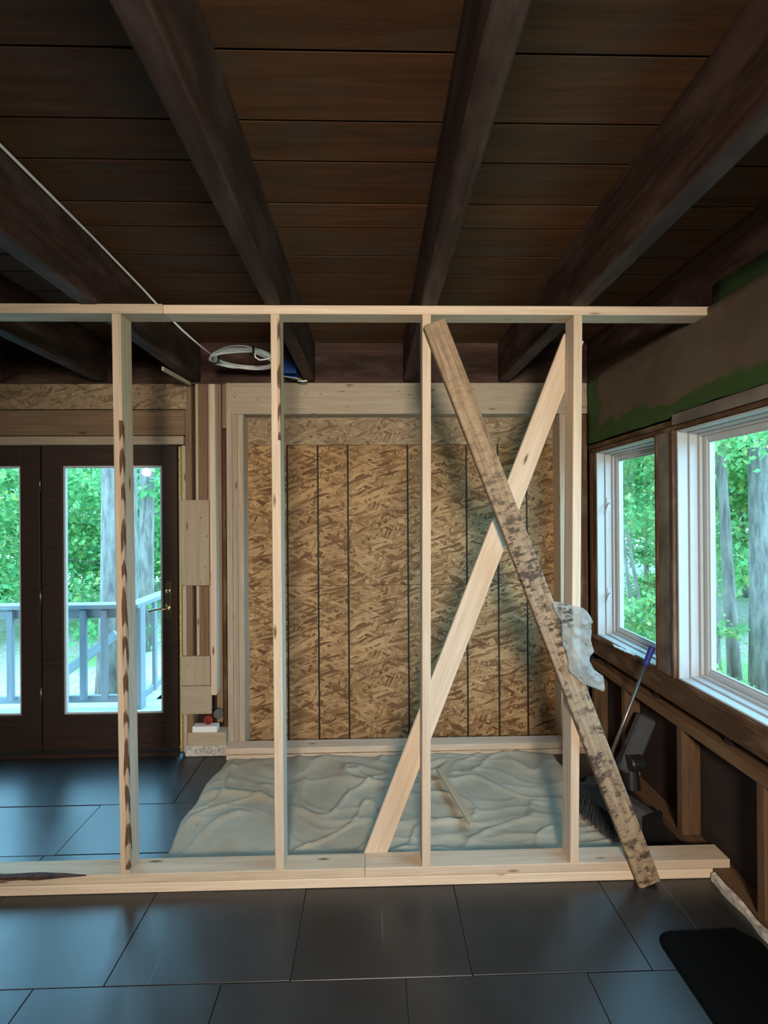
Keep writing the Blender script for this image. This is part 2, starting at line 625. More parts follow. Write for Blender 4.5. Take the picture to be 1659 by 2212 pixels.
def board(name, p0, p1, wdir, w, t, mat, parent=None, bevel=0.0025, seg=1, warp=0.0):
    """plank from p0 to p1 (centre line), grain along its length; w along wdir, t across it"""
    p0, p1, wdir = Vector(p0), Vector(p1), Vector(wdir)
    mw, L = frame(p0, p1, wdir)
    bm = bmesh.new()
    bmesh.ops.create_cube(bm, size=1.0)
    for v in bm.verts:
        v.co = Vector((v.co.x * L, v.co.y * w, v.co.z * t))
    if bevel:
        bmesh.ops.bevel(bm, geom=bm.edges[:], offset=bevel, segments=1, affect='EDGES', profile=0.5)
    return bm_obj(name, bm, mat, parent, False, mw)


def abox(name, x0, x1, y0, y1, z0, z1, mat, parent=None, bevel=0.0025):
    d = [x1 - x0, y1 - y0, z1 - z0]
    c = Vector(((x0 + x1) / 2, (y0 + y1) / 2, (z0 + z1) / 2))
    order = sorted(range(3), key=lambda i: -d[i])
    ax = [Vector((1, 0, 0)), Vector((0, 1, 0)), Vector((0, 0, 1))]
    a = ax[order[0]] * d[order[0]] / 2
    return board(name, c - a, c + a, ax[order[1]], d[order[1]], d[order[2]], mat, parent, min(bevel, d[order[2]] * 0.3))


def add_box(bm, x0, x1, y0, y1, z0, z1):
    r = bmesh.ops.create_cube(bm, size=1.0)
    for v in r['verts']:
        v.co = Vector((x0 + (v.co.x + .5) * (x1 - x0), y0 + (v.co.y + .5) * (y1 - y0), z0 + (v.co.z + .5) * (z1 - z0)))


def ring_x(name, x0, x1, y0, y1, z0, z1, w, mat, parent, bevel=0.002):
    """rectangular frame lying in a plane of constant x"""
    bm = bmesh.new()
    add_box(bm, x0, x1, y0, y0 + w, z0, z1)
    add_box(bm, x0, x1, y1 - w, y1, z0, z1)
    add_box(bm, x0, x1, y0 + w, y1 - w, z0, z0 + w)
    add_box(bm, x0, x1, y0 + w, y1 - w, z1 - w, z1)
    if bevel:
        bmesh.ops.bevel(bm, geom=bm.edges[:], offset=bevel, segments=1, affect='EDGES')
    return bm_obj(name, bm, mat, parent)


def tube(name, pts, r, mat, parent=None, sides=8, closed=False, radii=None):
    pts = [Vector(p) for p in pts]
    n = len(pts)
    bm = bmesh.new()
    rings = []
    ref = Vector((0.31, 0.2, 0.93))
    for i, p in enumerate(pts):
        if closed:
            t = (pts[(i + 1) % n] - pts[i - 1]).normalized()
        else:
            t = (pts[min(i + 1, n - 1)] - pts[max(i - 1, 0)]).normalized()
        a = t.cross(ref)
        if a.length < 1e-3:
            a = t.cross(Vector((1, 0, 0)))
        a.normalize()
        c = t.cross(a).normalized()
        rr = radii[i] if radii else r
        rings.append([bm.verts.new(p + (a * math.cos(2 * math.pi * k / sides) + c * math.sin(2 * math.pi * k / sides)) * rr) for k in range(sides)])
    m = n if closed else n - 1
    for i in range(m):
        A, B = rings[i], rings[(i + 1) % n]
        for k in range(sides):
            bm.faces.new((A[k], A[(k + 1) % sides], B[(k + 1) % sides], B[k]))
    if not closed:
        bm.faces.new(rings[0][::-1])
        bm.faces.new(rings[-1])
    bmesh.ops.recalc_face_normals(bm, faces=bm.faces[:])
    return bm_obj(name, bm, mat, parent, True)


def lathe(name, base, axis, prof, mat, parent=None, sides=20):
    """prof: list of (distance along axis, radius)"""
    axis = Vector(axis).normalized()
    a = axis.cross(Vector((0.3, 0.2, 0.9)))
    a.normalize()
    c = axis.cross(a)
    bm = bmesh.new()
    rings = []
    for h, r in prof:
        rings.append([bm.verts.new(Vector(base) + axis * h + (a * math.cos(2 * math.pi * k / sides) + c * math.sin(2 * math.pi * k / sides)) * r) for k in range(sides)])
    for A, B in zip(rings, rings[1:]):
        for k in range(sides):
            bm.faces.new((A[k], A[(k + 1) % sides], B[(k + 1) % sides], B[k]))
    bm.faces.new(rings[0][::-1])
    bm.faces.new(rings[-1])
    bmesh.ops.recalc_face_normals(bm, faces=bm.faces[:])
    o = bm_obj(name, bm, mat, parent, False)
    return o


# ================================================================== the setting
YF = 1.96            # front of the stud partition
YB = 3.085           # face of the back wall framing
XR = 1.43            # face of the right wall framing
ZU, ZC = 2.412, 2.675   # beam undersides, ceiling planks

# ---- floor: sheets with joints
floor = tag(empty('floor', (0, 0, 0)), kind='structure')
sub = abox('subfloor', -3.5, 1.56, -3.5, 3.24, -0.06, -0.010, 'sheath', floor, 0)
rows = [(-3.5, -2.695, .2), (-2.695, -2.085, -.1), (-2.085, -1.475, .2), (-1.475, -0.865, -.1), (-0.865, -0.255, .2), (-0.255, 0.355, .41), (0.355, 0.965, .40),
        (0.965, 1.575, .10), (1.575, 2.19, .325), (2.19, 2.56, -1.46), (2.56, 3.10, -1.08)]
for (ya, yb, off) in rows:
    wid = 0.61 if yb < 2.0 else (0.61 if yb < 2.3 else 1.22)
    k0 = math.floor((-3.5 - off) / wid)
    x = off + k0 * wid
    while x < 1.43:
        xa, xb = max(x, -3.5), min(x + wid, 1.425)
        if xb - xa > 0.03:
            dz = random.uniform(-0.0012, 0.0012)
            abox('floor_sheet', xa + .0015, xb - .0015, ya + .0015, yb - .0015, -0.010, dz, 'tile', floor, 0.0012)
        x += wid

# ---- ceiling: planks and beams
ceiling = tag(empty('ceiling', (0, 0, ZC)), kind='structure')
ys = [3.24, 3.08, 2.93, 2.74, 2.56, 2.41, 2.215, 2.068, 1.863, 1.718, 1.514, 1.357, 1.15, 0.98]
while ys[-1] > -3.4:
    ys.append(ys[-1] - random.choice((0.15, 0.2, 0.17)))
for a, b in zip(ys[1:], ys):
    dz = random.uniform(-0.0008, 0.0008)
    abox('plank', -3.5, 1.53, a + .004, b - .004, ZC + dz, ZC + .03, 'ceil', ceiling, 0)
abox('roof_deck', -3.6, 1.7, -3.6, 3.6, ZC + .03, ZC + .08, 'sheath', ceiling, 0)
for (xa, xb) in ((-2.44, -2.37), (-1.79, -1.72), (-1.195, -1.118), (-0.440, -0.372), (0.208, 0.276), (0.838, 0.915)):
    abox('beam', xa, xb, -3.4, 3.20, ZU, ZC, 'beam', ceiling, 0.006)

# ---- room behind the camera
tag(abox('wall_left', -3.58, -3.5, -3.5, 3.24, 0, ZC, 'wall_dark', None, 0), kind='structure')
tag(abox('wall_rear', -3.5, 1.53, -3.58, -3.5, 0, ZC, 'wall_dark', None, 0), kind='structure')

# ---- back wall
wb = tag(empty('wall_back', (0, YB, 0)), kind='structure')


def px_box(name, u0, u1, v0, v1, y0, depth, mat, parent, bevel=0.0025, um=None, label=None):
    """a board facing the room: its front face seen between pixels u0..u1, v0..v1 at distance y0, thick 'depth' backwards"""
    vm, um = (v0 + v1) / 2, (u0 + u1) / 2
    xa, xb = aty(u0, vm, y0).x, aty(u1, vm, y0).x
    za, zb = aty(um, v1, y0).z, aty(um, v0, y0).z
    o = abox(name, xa, xb, y0, y0 + depth, za, zb, mat, parent, bevel)
    if label:
        o['label'] = label
    return o


XJ = aty(490, 1200, YB).x      # left edge of the framed opening
XO = aty(527, 1200, YB).x      # inner face of the left jack studs
XI = 1.236                     # inner face of the right jack studs
SILL = 0.078
# header and jack studs
zt, zb_ = 2.400, aty(850, 894, YB).z
abox('header_board', XJ + .034, XR, YB, YB + .13, zb_, zt, 'header', wb)['label'] = 'wide pale header board full of nail heads over the strand board'
jw = (XO - XJ) / 3
for i in range(3):
    top = zt if i == 0 else zb_ - .0008
    abox('jack_stud', XJ + i * jw + .0005, XJ + (i + 1) * jw - .0008, YB + .002 * (i % 2), YB + .135, SILL - .03, top, 'pine_grey', wb, 0.002)
for i in range(2):
    abox('jack_stud', XI + i * .04, XI + .0385 + i * .04, YB + .002 * i, YB + .135, SILL - .03, zb_ - .0008, 'pine_grey', wb, 0.002)
abox('corner_stud', XI + .10, XI + .145, YB - .0, YB + .12, 0.08, zb_ - .001, 'stain', wb)
abox('corner_stud', XI + .15, XR, YB + .02, YB + .12, 0.08, zb_ - .001, 'stain', wb)
# strand board sheets
YO = 3.205


def osb_sheet(z0, z1, mat, label):
    o = abox('strand_board', -0.98, XR, YO, YO + .013, z0, z1, mat, wb, 0.0015)
    o['label'] = label
    return o


z1_, z2_ = aty(850, 961, YO).z, aty(850, 1263.5, YO).z
xc = (-0.98 + XR) / 2
lx = [aty(u, 1270, YO).x - xc + .004 for u in (622, 688, 753, 882, 1009, 1077, 1139)]
OSB_L, OSB_M, OSB_D = (0.49, 0.305, 0.145), (0.30, 0.165, 0.068), (0.15, 0.070, 0.027)
M['osb'] = make_osb('strand_board', OSB_L, OSB_M, OSB_D, lx)
M['osb2'] = make_osb('pale_strand_board', (0.44, 0.33, 0.21), (0.34, 0.24, 0.145), (0.21, 0.135, 0.075))
osb_sheet(z1_ + .001, 2.36, 'osb2', 'pale strand board strip along the top')
osb_sheet(z2_ + .001, z1_ - .001, 'osb', 'upper strand board sheet with dark upright lines')
osb_sheet(0.0, z2_ - .001, 'osb', 'lower strand board sheet with dark upright lines')
abox('wall_sheathing', -0.98, 1.53, 3.222, 3.24, 0.0, ZC, 'sheath', wb, 0)
abox('rim_board', -3.5, 1.53, YB + .03, YB + .07, zt, ZC, 'beam', wb)
# sill stack in front of the opening
xs0 = aty(486, 1615, 2.985).x
abox('sill_plate', xs0, XR, 2.985, YB - .001, 0.040, SILL, 'pine', wb)
abox('sill_plate', xs0 + .005, XR, 2.990, YB - .001, 0.0, 0.0325, 'pine', wb)
abox('strand_strip', xs0 + .05, XR, 2.993, YB - .001, 0.0328, 0.0396, 'osb', wb, 0.001)

# framing between the door and the opening
YD = 3.062
px_box('strand_header', -330, 402, 829, 884, YD, .10, 'osb2', wb, label='dusty strand board strip above the glazed doors')
px_box('header_beam', -330, 399, 886, 941, YD + .004, .10, 'pine_dull', wb, label='dull tan header beam above the glazed doors')
px_box('head_casing', -330, 396, 942.5, 961, YD - .012, .11, 'pine_grey', wb)
ft = 1619
px_box('foam_strip', 387, 392, 964, 1624, YD - .004, .05, 'foam', wb, 0.003, label='yellow foam bead beside the door frame')
px_box('king_stud', 394, 402, 962, 1626, YD, .09, 'pine_grey', wb)
px_box('king_stud', 401.5, 415, 829, 1626, YD + .003, .09, 'pine_dull', wb)
px_box('king_stud', 423, 429, 829, 1420, YD + .02, .08, 'pine_grey', wb)
px_box('king_stud', 429.5, 449, 829, 1420, YD + .032, .08, 'pine_dull', wb)
px_box('king_stud', 450, 455, 829, 1420, YD + .026, .08, 'pine_grey', wb)
px_box('proud_stud', 453.5, 466, 829, 1502, YD - .03, .09, 'pine', wb, label='pale stud standing proud of the wall, cut off above the floor')
px_box('edge_stud', 466.5, 479, 829, 1560, YD + .055, .08, 'pine_dull', wb)
px_box('edge_stud', 479.5, 490, 829, 925, YD + .03, .05, 'pine_dull', wb)
px_box('edge_stud', 482, 489, 925, 1600, YD + .08, .04, 'stain', wb)
px_box('wall_patch', 387, 452, 1080, 1265, YD - .019, .018, 'ply', wb, label='tall plywood patch nailed over the studs by the door')
px_box('wall_patch', 390.5, 454, 1418, 1481, YD - .024, .023, 'ply', wb, label='upper of two square wood blocks nailed by the door')
px_box('wall_patch', 391, 456, 1482.5, 1543, YD - .026, .025, 'ply', wb, label='lower of two square wood blocks nailed by the door')
px_box('block', 404.5, 486.5, 1583, 1611, 3.040, .09, 'ply', wb, label='short thick wood block on the floor by the door')
px_box('white_block', 415, 468, 1570, 1582.6, 3.046, .06, 'bright', wb, label='white painted block lying on the short wood block')
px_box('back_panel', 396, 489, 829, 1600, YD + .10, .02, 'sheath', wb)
abox('mortar_bed', aty(398, 1620, 3.04).x, xs0 - .004, 3.045, 3.12, 0.0, aty(440, 1611.5, 3.040).z - .001, 'plaster', wb, 0.006)
pc = aty(449, 1557, 3.06)
pp = lathe('pipe_stub', pc + Vector((0, .09, 0)), (0, -1, 0), [(0, .028), (.05, .024), (.055, .029), (.085, .029), (.086, .020), (.070, .018)], 'copper', wb)
pp['label'] = 'red rubber plug'
lathe('pipe_elbow', pc + Vector((.03, .10, .01)), (.35, -0.9, .3), [(0, .03), (.07, .034), (.09, .03)], 'black', wb)

# ---- glazed double door
d1 = tag(empty('door_1', (-1.72, 3.1, 0)), 'pair of dark wood glazed doors opening onto a deck', kind='structure')
YL = 3.105
ztop, zbot = 2.000, 0.030
xr, xm, xl = aty(384, 1300, YL).x, aty(91, 1300, YL).x, aty(91, 1300, YL).x - .90
abox('door_frame_head', xl - .05, xr + .004, YL - .035, YL + .10, ztop + .004, ztop + .034, 'door', d1)
abox('door_frame_jamb', xl - .05, xl - .004, YL - .035, YL + .10, 0.0, ztop + .003, 'door', d1)
abox('threshold', xl - .05, xr + .004, YL - .05, YL + .10, 0.0, zbot - .006, 'door', d1)
abox('gap_light_stop', xm - .045, xm + .03, YL + .046, YL + .06, zbot, ztop, 'door', d1)  # strip added behind the leaves so no daylight leaks through their gap
abox('exterior_jamb', xr + .001, xr + .05, YL + .05, YL + .10, 0.0, ztop + .003, 'door', d1)


def leaf(x0, x1, gx0, gx1, gz0, gz1, label):
    bm = bmesh.new()
    t = .044
    for (a, b, c, d) in ((x0, gx0, zbot, ztop), (gx1, x1, zbot, ztop), (gx0, gx1, zbot, gz0), (gx0, gx1, gz1, ztop)):
        add_box(bm, a + .0006, b - .0006, YL, YL + t, c + (.0006 if a == gx0 else 0), d - (.0006 if a == gx0 else 0))
    bmesh.ops.bevel(bm, geom=bm.edges[:], offset=.002, segments=1, affect='EDGES')
    lf = bm_obj('door_leaf', bm, 'door', d1)
    lf['label'] = label
    bmm = bmesh.new()
    w = .014
    for (a, b, c, d) in ((gx0, gx0 + w, gz0, gz1), (gx1 - w, gx1, gz0, gz1), (gx0 + w, gx1 - w, gz0, gz0 + w), (gx0 + w, gx1 - w, gz1 - w, gz1)):
        add_box(bmm, a, b, YL + .008, YL + .036, c, d)
    bmesh.ops.bevel(bmm, geom=bmm.edges[:], offset=.003, segments=1, affect='EDGES')
    bm_obj('glazing_bead', bmm, 'white', lf)
    abox('glass_pane', gx0 + .006, gx1 - .006, YL + .02, YL + .024, gz0 + .006, gz1 - .006, 'glass', lf, 0)
    return lf


gz0, gz1 = aty(240, 1543.5, YL).z, aty(240, 1005.5, YL).z
gx0, gx1 = aty(135.5, 1300, YL).x, aty(350.5, 1300, YL).x
lr = leaf(xm, xr, gx0, gx1, gz0, gz1, 'glazed door leaf with a brass lever')
dx = xm - .012
lf2 = leaf(dx - .90, dx, aty(44.5, 1300, YL).x - (gx1 - gx0), aty(44.5, 1300, YL).x, gz0, gz1, 'glazed door leaf cut by the edge of the picture')
for v in (1046, 1290, 1500):
    c = aty(91, v, YL)
    tube('hinge', [(xm - .006, YL - .006, c.z - .045), (xm - .006, YL - .006, c.z + .045)], .007, 'steel', lr)
hp = aty(364, 1295, YL)
abox('handle_plate', hp.x - .016, hp.x + .016, YL - .007, YL - .0002, hp.z - .125, hp.z + .125, 'brass', lr, 0.004)
lathe('handle_spindle', (hp.x, YL - .007, hp.z - .055), (0, -1, 0), [(0, .014), (.01, .014), (.012, .009), (.05, .009)], 'brass', lr, 14)
hz = hp.z - .055
tube('lever', [(hp.x, YL - .05, hz), (hp.x - .03, YL - .052, hz + .006), (hp.x - .07, YL - .05, hz - .002), (hp.x - .10, YL - .047, hz - .012), (hp.x - .112, YL - .045, hz - .008)], .008, 'brass', lr)
lathe('lock_knob', (hp.x, YL - .007, hp.z + .055), (0, -1, 0), [(0, .013), (.012, .013), (.02, .008), (.024, .002)], 'brass', lr, 14)

# ---- right wall
wr = tag(empty('wall_right', (XR, 0, 0)), kind='structure')
W1 = (2.335, 2.988)
W2 = (0.50, 2.190)
WZ0, WZ1 = 0.757, 1.930
XS = 1.52
for (ya, yb, za, zb) in ((-3.5, 3.24, 0, WZ0), (-3.5, 3.24, WZ1, ZC), (-3.5, W2[0], WZ0, WZ1), (W2[1], W1[0], WZ0, WZ1), (W1[1], 3.24, WZ0, WZ1)):
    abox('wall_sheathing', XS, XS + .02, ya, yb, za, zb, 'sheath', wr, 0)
abox('bottom_plate', XR, XS - .001, -3.5, 3.08, 0.0, 0.038, 'cripple', wr)
for y in (3.03, 2.66, 2.165, 1.70, 1.29, .85, .4, -.2, -.8, -1.6, -2.4):
    abox('cripple_stud', XR, XS - .001, y, y + .038, 0.039, 0.530, 'cripple', wr)
abox('lower_rail', XR - .002, XS - .001, -3.5, 3.08, 0.532, 0.580, 'cripple', wr)
abox('upper_rail', XR - .004, XS - .001, -3.5, 3.08, 0.632, WZ0 - .026, 'stain', wr)
abox('stool_lip', XR - .008, XS - .001, -3.5, 3.08, WZ0 - .025, WZ0 - .001, 'stain', wr)
for y in (2.9, 2.4, 1.9, 1.4, .9, .4):
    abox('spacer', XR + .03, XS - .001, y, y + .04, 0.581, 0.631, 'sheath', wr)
abox('window_post', XR - .010, XS - .001, W2[1] + .022, W1[0] - .022, WZ0, WZ1 - .001, 'primer', wr)['label'] = 'grey primed post between the two windows'
abox('window_post', XR - .017, XS - .001, W2[1] + .001, W2[1] + .021, WZ0, WZ1 - .001, 'stain', wr)
abox('window_post', XR - .017, XS - .001, W1[0] - .021, W1[0] - .001, WZ0, WZ1 - .001, 'stain', wr)
abox('window_post', XR, XS - .001, W1[1] + .002, W1[1] + .05, WZ0, WZ1 - .001, 'stain', wr)
abox('window_post', XR, XS - .001, W1[1] + .052, 3.08, WZ0, WZ1 - .001, 'cripple', wr)
abox('head_rail', XR - .002, XS - .001, -3.5, 3.08, WZ1 + .001, WZ1 + .022, 'stain', wr)
abox('head_trim', XR - .006, XS - .001, W1[0] - .13, 3.08, WZ1 + .024, WZ1 + .052, 'stain', wr)
abox('head_trim', XR - .012, XS - .001, -3.5, W1[0] - .132, WZ1 + .024, 2.005, 'primer', wr)['label'] = 'grey primed trim board above the wide window'
abox('wall_block', XR, XS - .001, -3.5, 3.08, 2.006, 2.40, 'sheath', wr, 0)
abox('wall_block', XR - .002, XS - .001, -3.5, 3.08, 2.401, ZC - .001, 'beam', wr)
# kraft paper with wrinkles
bm = bmesh.new()
ny, nz = 120, 14
grid = []
for i in range(ny + 1):
    col = []
    y = -1.0 + (3.075 + 1.0) * i / ny
    for j in range(nz + 1):
        zlo = 1.99 if y > W1[0] - .14 else 2.006
        z = zlo + (2.405 - zlo) * j / nz
        d = .006 * noise.noise(Vector((y * 2.3, z * 7, 1.0))) + .004 * abs(noise.noise(Vector((y * 7 + z * 6, z * 3, 4.0)))) + .008
        if j in (0, nz):
            z += .008 * noise.noise(Vector((y * 6, j, 2)))
        col.append(bm.verts.new((XR - .004 - d, y, z)))
    grid.append(col)
for i in range(ny):
    for j in range(nz):
        bm.faces.new((grid[i][j], grid[i][j + 1], grid[i + 1][j + 1], grid[i + 1][j]))
kp = bm_obj('kraft_paper', bm, 'kraft', wr, True)
kp['label'] = 'brown building paper with green painted edges above the windows'
sm = kp.modifiers.new('thickness', 'SOLIDIFY')
sm.thickness = .0012
# torn green strip over the ledger in front of the partition
bm = bmesh.new()
pv = None
for i in range(60):
    y = -1.0 + 2.93 * i / 59
    a = bm.verts.new((XR - .005 - .003 * math.sin(i * 1.3), y, 2.405 + .008 * noise.noise(Vector((y * 5, 0, 0)))))
    c = bm.verts.new((XR - .006 - .004 * math.sin(i * .9), y, 2.487 + .014 * noise.noise(Vector((y * 4, 3, 0)))))
    if pv:
        bm.faces.new((pv[0], pv[1], c, a))
    pv = (a, c)
gs = bm_obj('green_strip', bm, 'green', wr, True)
sm = gs.modifiers.new('thickness', 'SOLIDIFY')
sm.thickness = .001
# ragged plaster edge left on the floor by the wall
bm = bmesh.new()
pv = None
for i in range(50):
    y = 1.0 + .95 * i / 49
    w = .018 + .012 * noise.noise(Vector((y * 11, 1, 0)))
    h = .030 + .014 * noise.noise(Vector((y * 9, 7, 0)))
    r = [bm.verts.new((XR - .006 - w, y, -.006)), bm.verts.new((XR - .008 - w * .8, y, h * .8)), bm.verts.new((XR - .006, y, h)), bm.verts.new((XR - .006, y, -.006))]
    if pv:
        for k in range(4):
            bm.faces.new((pv[k], pv[(k + 1) % 4], r[(k + 1) % 4], r[k]))
    else:
        bm.faces.new(r)
    pv = r
bm.faces.new(pv[::-1])
bmesh.ops.recalc_face_normals(bm, faces=bm.faces[:])
bm_obj('plaster_edge', bm, 'plaster', wr)['label'] = 'ragged pale plaster edge along the floor'


def window(name, y0, y1, label, hooks):
    w = tag(empty(name, (XR, (y0 + y1) / 2, WZ0)), label, kind='structure')
    z0, z1 = WZ0, WZ1
    ring_x('jamb_liner', XR + .001, XR + .050, y0 + .002, y1 - .002, z0 + .001, z1 - .002, .010, 'white', w)
    ring_x('frame', XR + .051, XR + .090, y0 + .004, y1 - .004, z0 + .003, z1 - .004, .017, 'white', w)
    ring_x('frame', XR + .091, XR + .105, y0 + .004, y1 - .004, z0 + .003, z1 - .004, .030, 'white', w)
    s = ring_x('sash', XR + .106, XR + .145, y0 + .014, y1 - .014, z0 + .013, z1 - .014, .046, 'white', w, 0.004)
    ring_x('glazing_bead', XR + .112, XR + .118, y0 + .058, y1 - .058, z0 + .057, z1 - .058, .010, 'white', s, 0.001)
    abox('glass_pane', XR + .122, XR + .126, y0 + .052, y1 - .052, z0 + .051, z1 - .052, 'glass', s, 0)
    for z in hooks:
        yy = y1 - .016
        abox('latch_plate', XR + .056, XR + .086, yy - .010, yy - .006, z - .045, z + .045, 'white', w, 0.002)
        tube('latch_lever', [(XR + .07, yy - .014, z + .01), (XR + .055, yy - .03, z - .005), (XR + .03, yy - .04, z - .05)], .006, 'white', w)
    return w


w1 = window('window_1', W1[0], W1[1], 'narrow white casement window beside the strand board', (1.59, 1.02))
w2 = window('window_2', W2[0], W2[1], 'wide white window cut by the edge of the picture', ())

# ================================================================== stud partition
pt = tag(empty('stud_partition', (0, YF, 0)), 'pale unfinished stud wall frame standing across the room', 'partition')
YM = YF + .0445


def stud(ut, ub, vt, vb, w=.0365, mat='pine', label=None):
    """left edge of the front face at top and bottom"""
    a, b = aty(ub, vb, YF), aty(ut, vt, YF)
    o = board('stud', (a.x + w / 2, YM, .0765), (b.x + w / 2, YM, 2.3755), (0, 1, 0), .089, w, mat, pt)
    if label:
        o['label'] = label
    return o


def wane(parent, ut, ub, w, side, label, lo=.0765, hi=2.37, wid=.014, keep=None):
    """strip of bark on the corner of a stud"""
    a, b = aty(ub, 1880, YF), aty(ut, 700, YF)
    p0, p1 = Vector((a.x + w, YF, .0765)), Vector((b.x + w, YF, 2.3755))
    bm = bmesh.new()
    pv = None
    n = 110
    for i in range(n + 1):
        t = i / n
        p = p0.lerp(p1, t)
        if not lo <= p.z <= hi:
            continue
        k = keep(t) if keep else 1.0
        e1 = k * wid * (0.75 + 0.5 * noise.noise(Vector((t * 14, 1, 0))))
        e2 = k * wid * 1.5 * (0.8 + 0.5 * noise.noise(Vector((t * 11, 5, 0))))
        o = .0012 + .0015 * abs(noise.noise(Vector((t * 60, 9, 0))))
        r = [bm.verts.new((p.x - e1, p.y - .0004, p.z)), bm.verts.new((p.x - e1 * .4, p.y - o, p.z)), bm.verts.new((p.x + .0008, p.y - .0006, p.z)), bm.verts.new((p.x + o, p.y + e2 * .5, p.z)), bm.verts.new((p.x + .0004, p.y + e2, p.z)), bm.verts.new((p.x - .002, p.y + .002, p.z))]
        if pv:
            for q in range(6):
                bm.faces.new((pv[q], pv[(q + 1) % 6], r[(q + 1) % 6], r[q]))
        pv = r
    bmesh.ops.recalc_face_normals(bm, faces=bm.faces[:])
    mw = Matrix.Translation((p0 + p1) / 2) @ Matrix.Rotation(math.radians(-90), 4, 'Y')
    bm.transform(mw.inverted())
    o = bm_obj('wane_edge', bm, 'bark_edge', parent, False, mw)
    o['label'] = label


s1 = stud(240.5, 259.5, 690, 1885, mat='pine_grey', label='stud with a barky striped corner')
wane(s1, 240.5, 259.5, .0365, 1, 'dark striped bark left on the corner', wid=.016, lo=.09, hi=1.95)
s2 = stud(584, 594, 690, 1885, label='second stud from the left, bark patch near its top')
wane(s2, 584, 594, .0365, 1, 'bark patch near the top', wid=.012, lo=1.85, hi=2.37)
s3 = stud(912.5, 911.5, 690, 1875, label='stud crossed by both diagonal boards')
s4 = stud(1240, 1232, 690, 1868, label='rightmost stud with a pale lit front')
# plates
zt0, zt1 = 2.376, 2.414
xj = aty(351, 668, YF).x
xe = aty(1551, 668, YF).x
abox('top_plate', -3.0, xj - .0006, YF, YF + .089, zt0, zt1 + .002, 'pine_grey', pt)['label'] = 'left length of the top plate'
abox('top_plate', xj + .0006, xe, YF + .001, YF + .090, zt0, zt1 - .001, 'pine', pt)['label'] = 'right length of the top plate'
xj2 = aty(788, 1870, YF).x
xend = aty(1578, 1850, YF).x
abox('bottom_plate', -3.0, xj2 - .0006, YF + .002, YF + .092, .0385, .0763, 'pine_grey', pt)['label'] = 'left length of the upper bottom plate'
abox('bottom_plate', xj2 + .0006, min(xend, XS - .004), YF + .001, YF + .094, .0388, .0765, 'pine', pt)['label'] = 'right length of the upper bottom plate'
abox('bottom_plate', -3.0, XR - .004, YF, YF + .089, 0.0, .0380, 'pine', pt)['label'] = 'lower bottom plate on the floor'
# torn bark along the left front edge of the bottom plate
bm = bmesh.new()
pv = None
for i in range(60):
    x = -2.2 + 1.02 * i / 59
    k = min(1, (59 - i) / 10)
    a = .018 * k * (1 + .7 * noise.noise(Vector((x * 9, 2, 0))))
    h = .012 * k * (1 + .7 * noise.noise(Vector((x * 12, 8, 0))))
    r = [bm.verts.new((x, YF + .001, .0763 - h)), bm.verts.new((x, YF + .0005, .0767)), bm.verts.new((x, YF + .004 + a, .0770))]
    if pv:
        bm.faces.new((pv[0], pv[1], r[1], r[0]))
        bm.faces.new((pv[1], pv[2], r[2], r[1]))
    pv = r
bp_ = bm_obj('wane_edge', bm, 'bark_dark', pt)
bp_['label'] = 'dark torn bark along the front of the bottom plate'
sm = bp_.modifiers.new('thickness', 'SOLIDIFY')
sm.thickness = .001
# diagonal brace nailed to the back of the studs
YBR = YF + .0905
a, b = aty(806, 1858, YBR), aty(1241, 728, YBR)
br = board('brace', (a.x, YBR + .0105, a.z), (b.x, YBR + .0105, b.z), (1, 0, .4), .094, .019, 'pine', pt)
br['label'] = 'smooth pale diagonal brace rising to the right'

# leaning scrap board
YS = YF - .0405
a, b = aty(1406.5, 1914, YS), aty(938, 694, YS)
sc = board('scrap_board', (a.x, YS + .0195, a.z), (b.x, YS + .0195, b.z), (1, 0, .4), .094, .037, 'scrap', None, 0.004)
tag(sc, 'old stained board with dark print leaning across the stud frame, falling to the right', 'board')

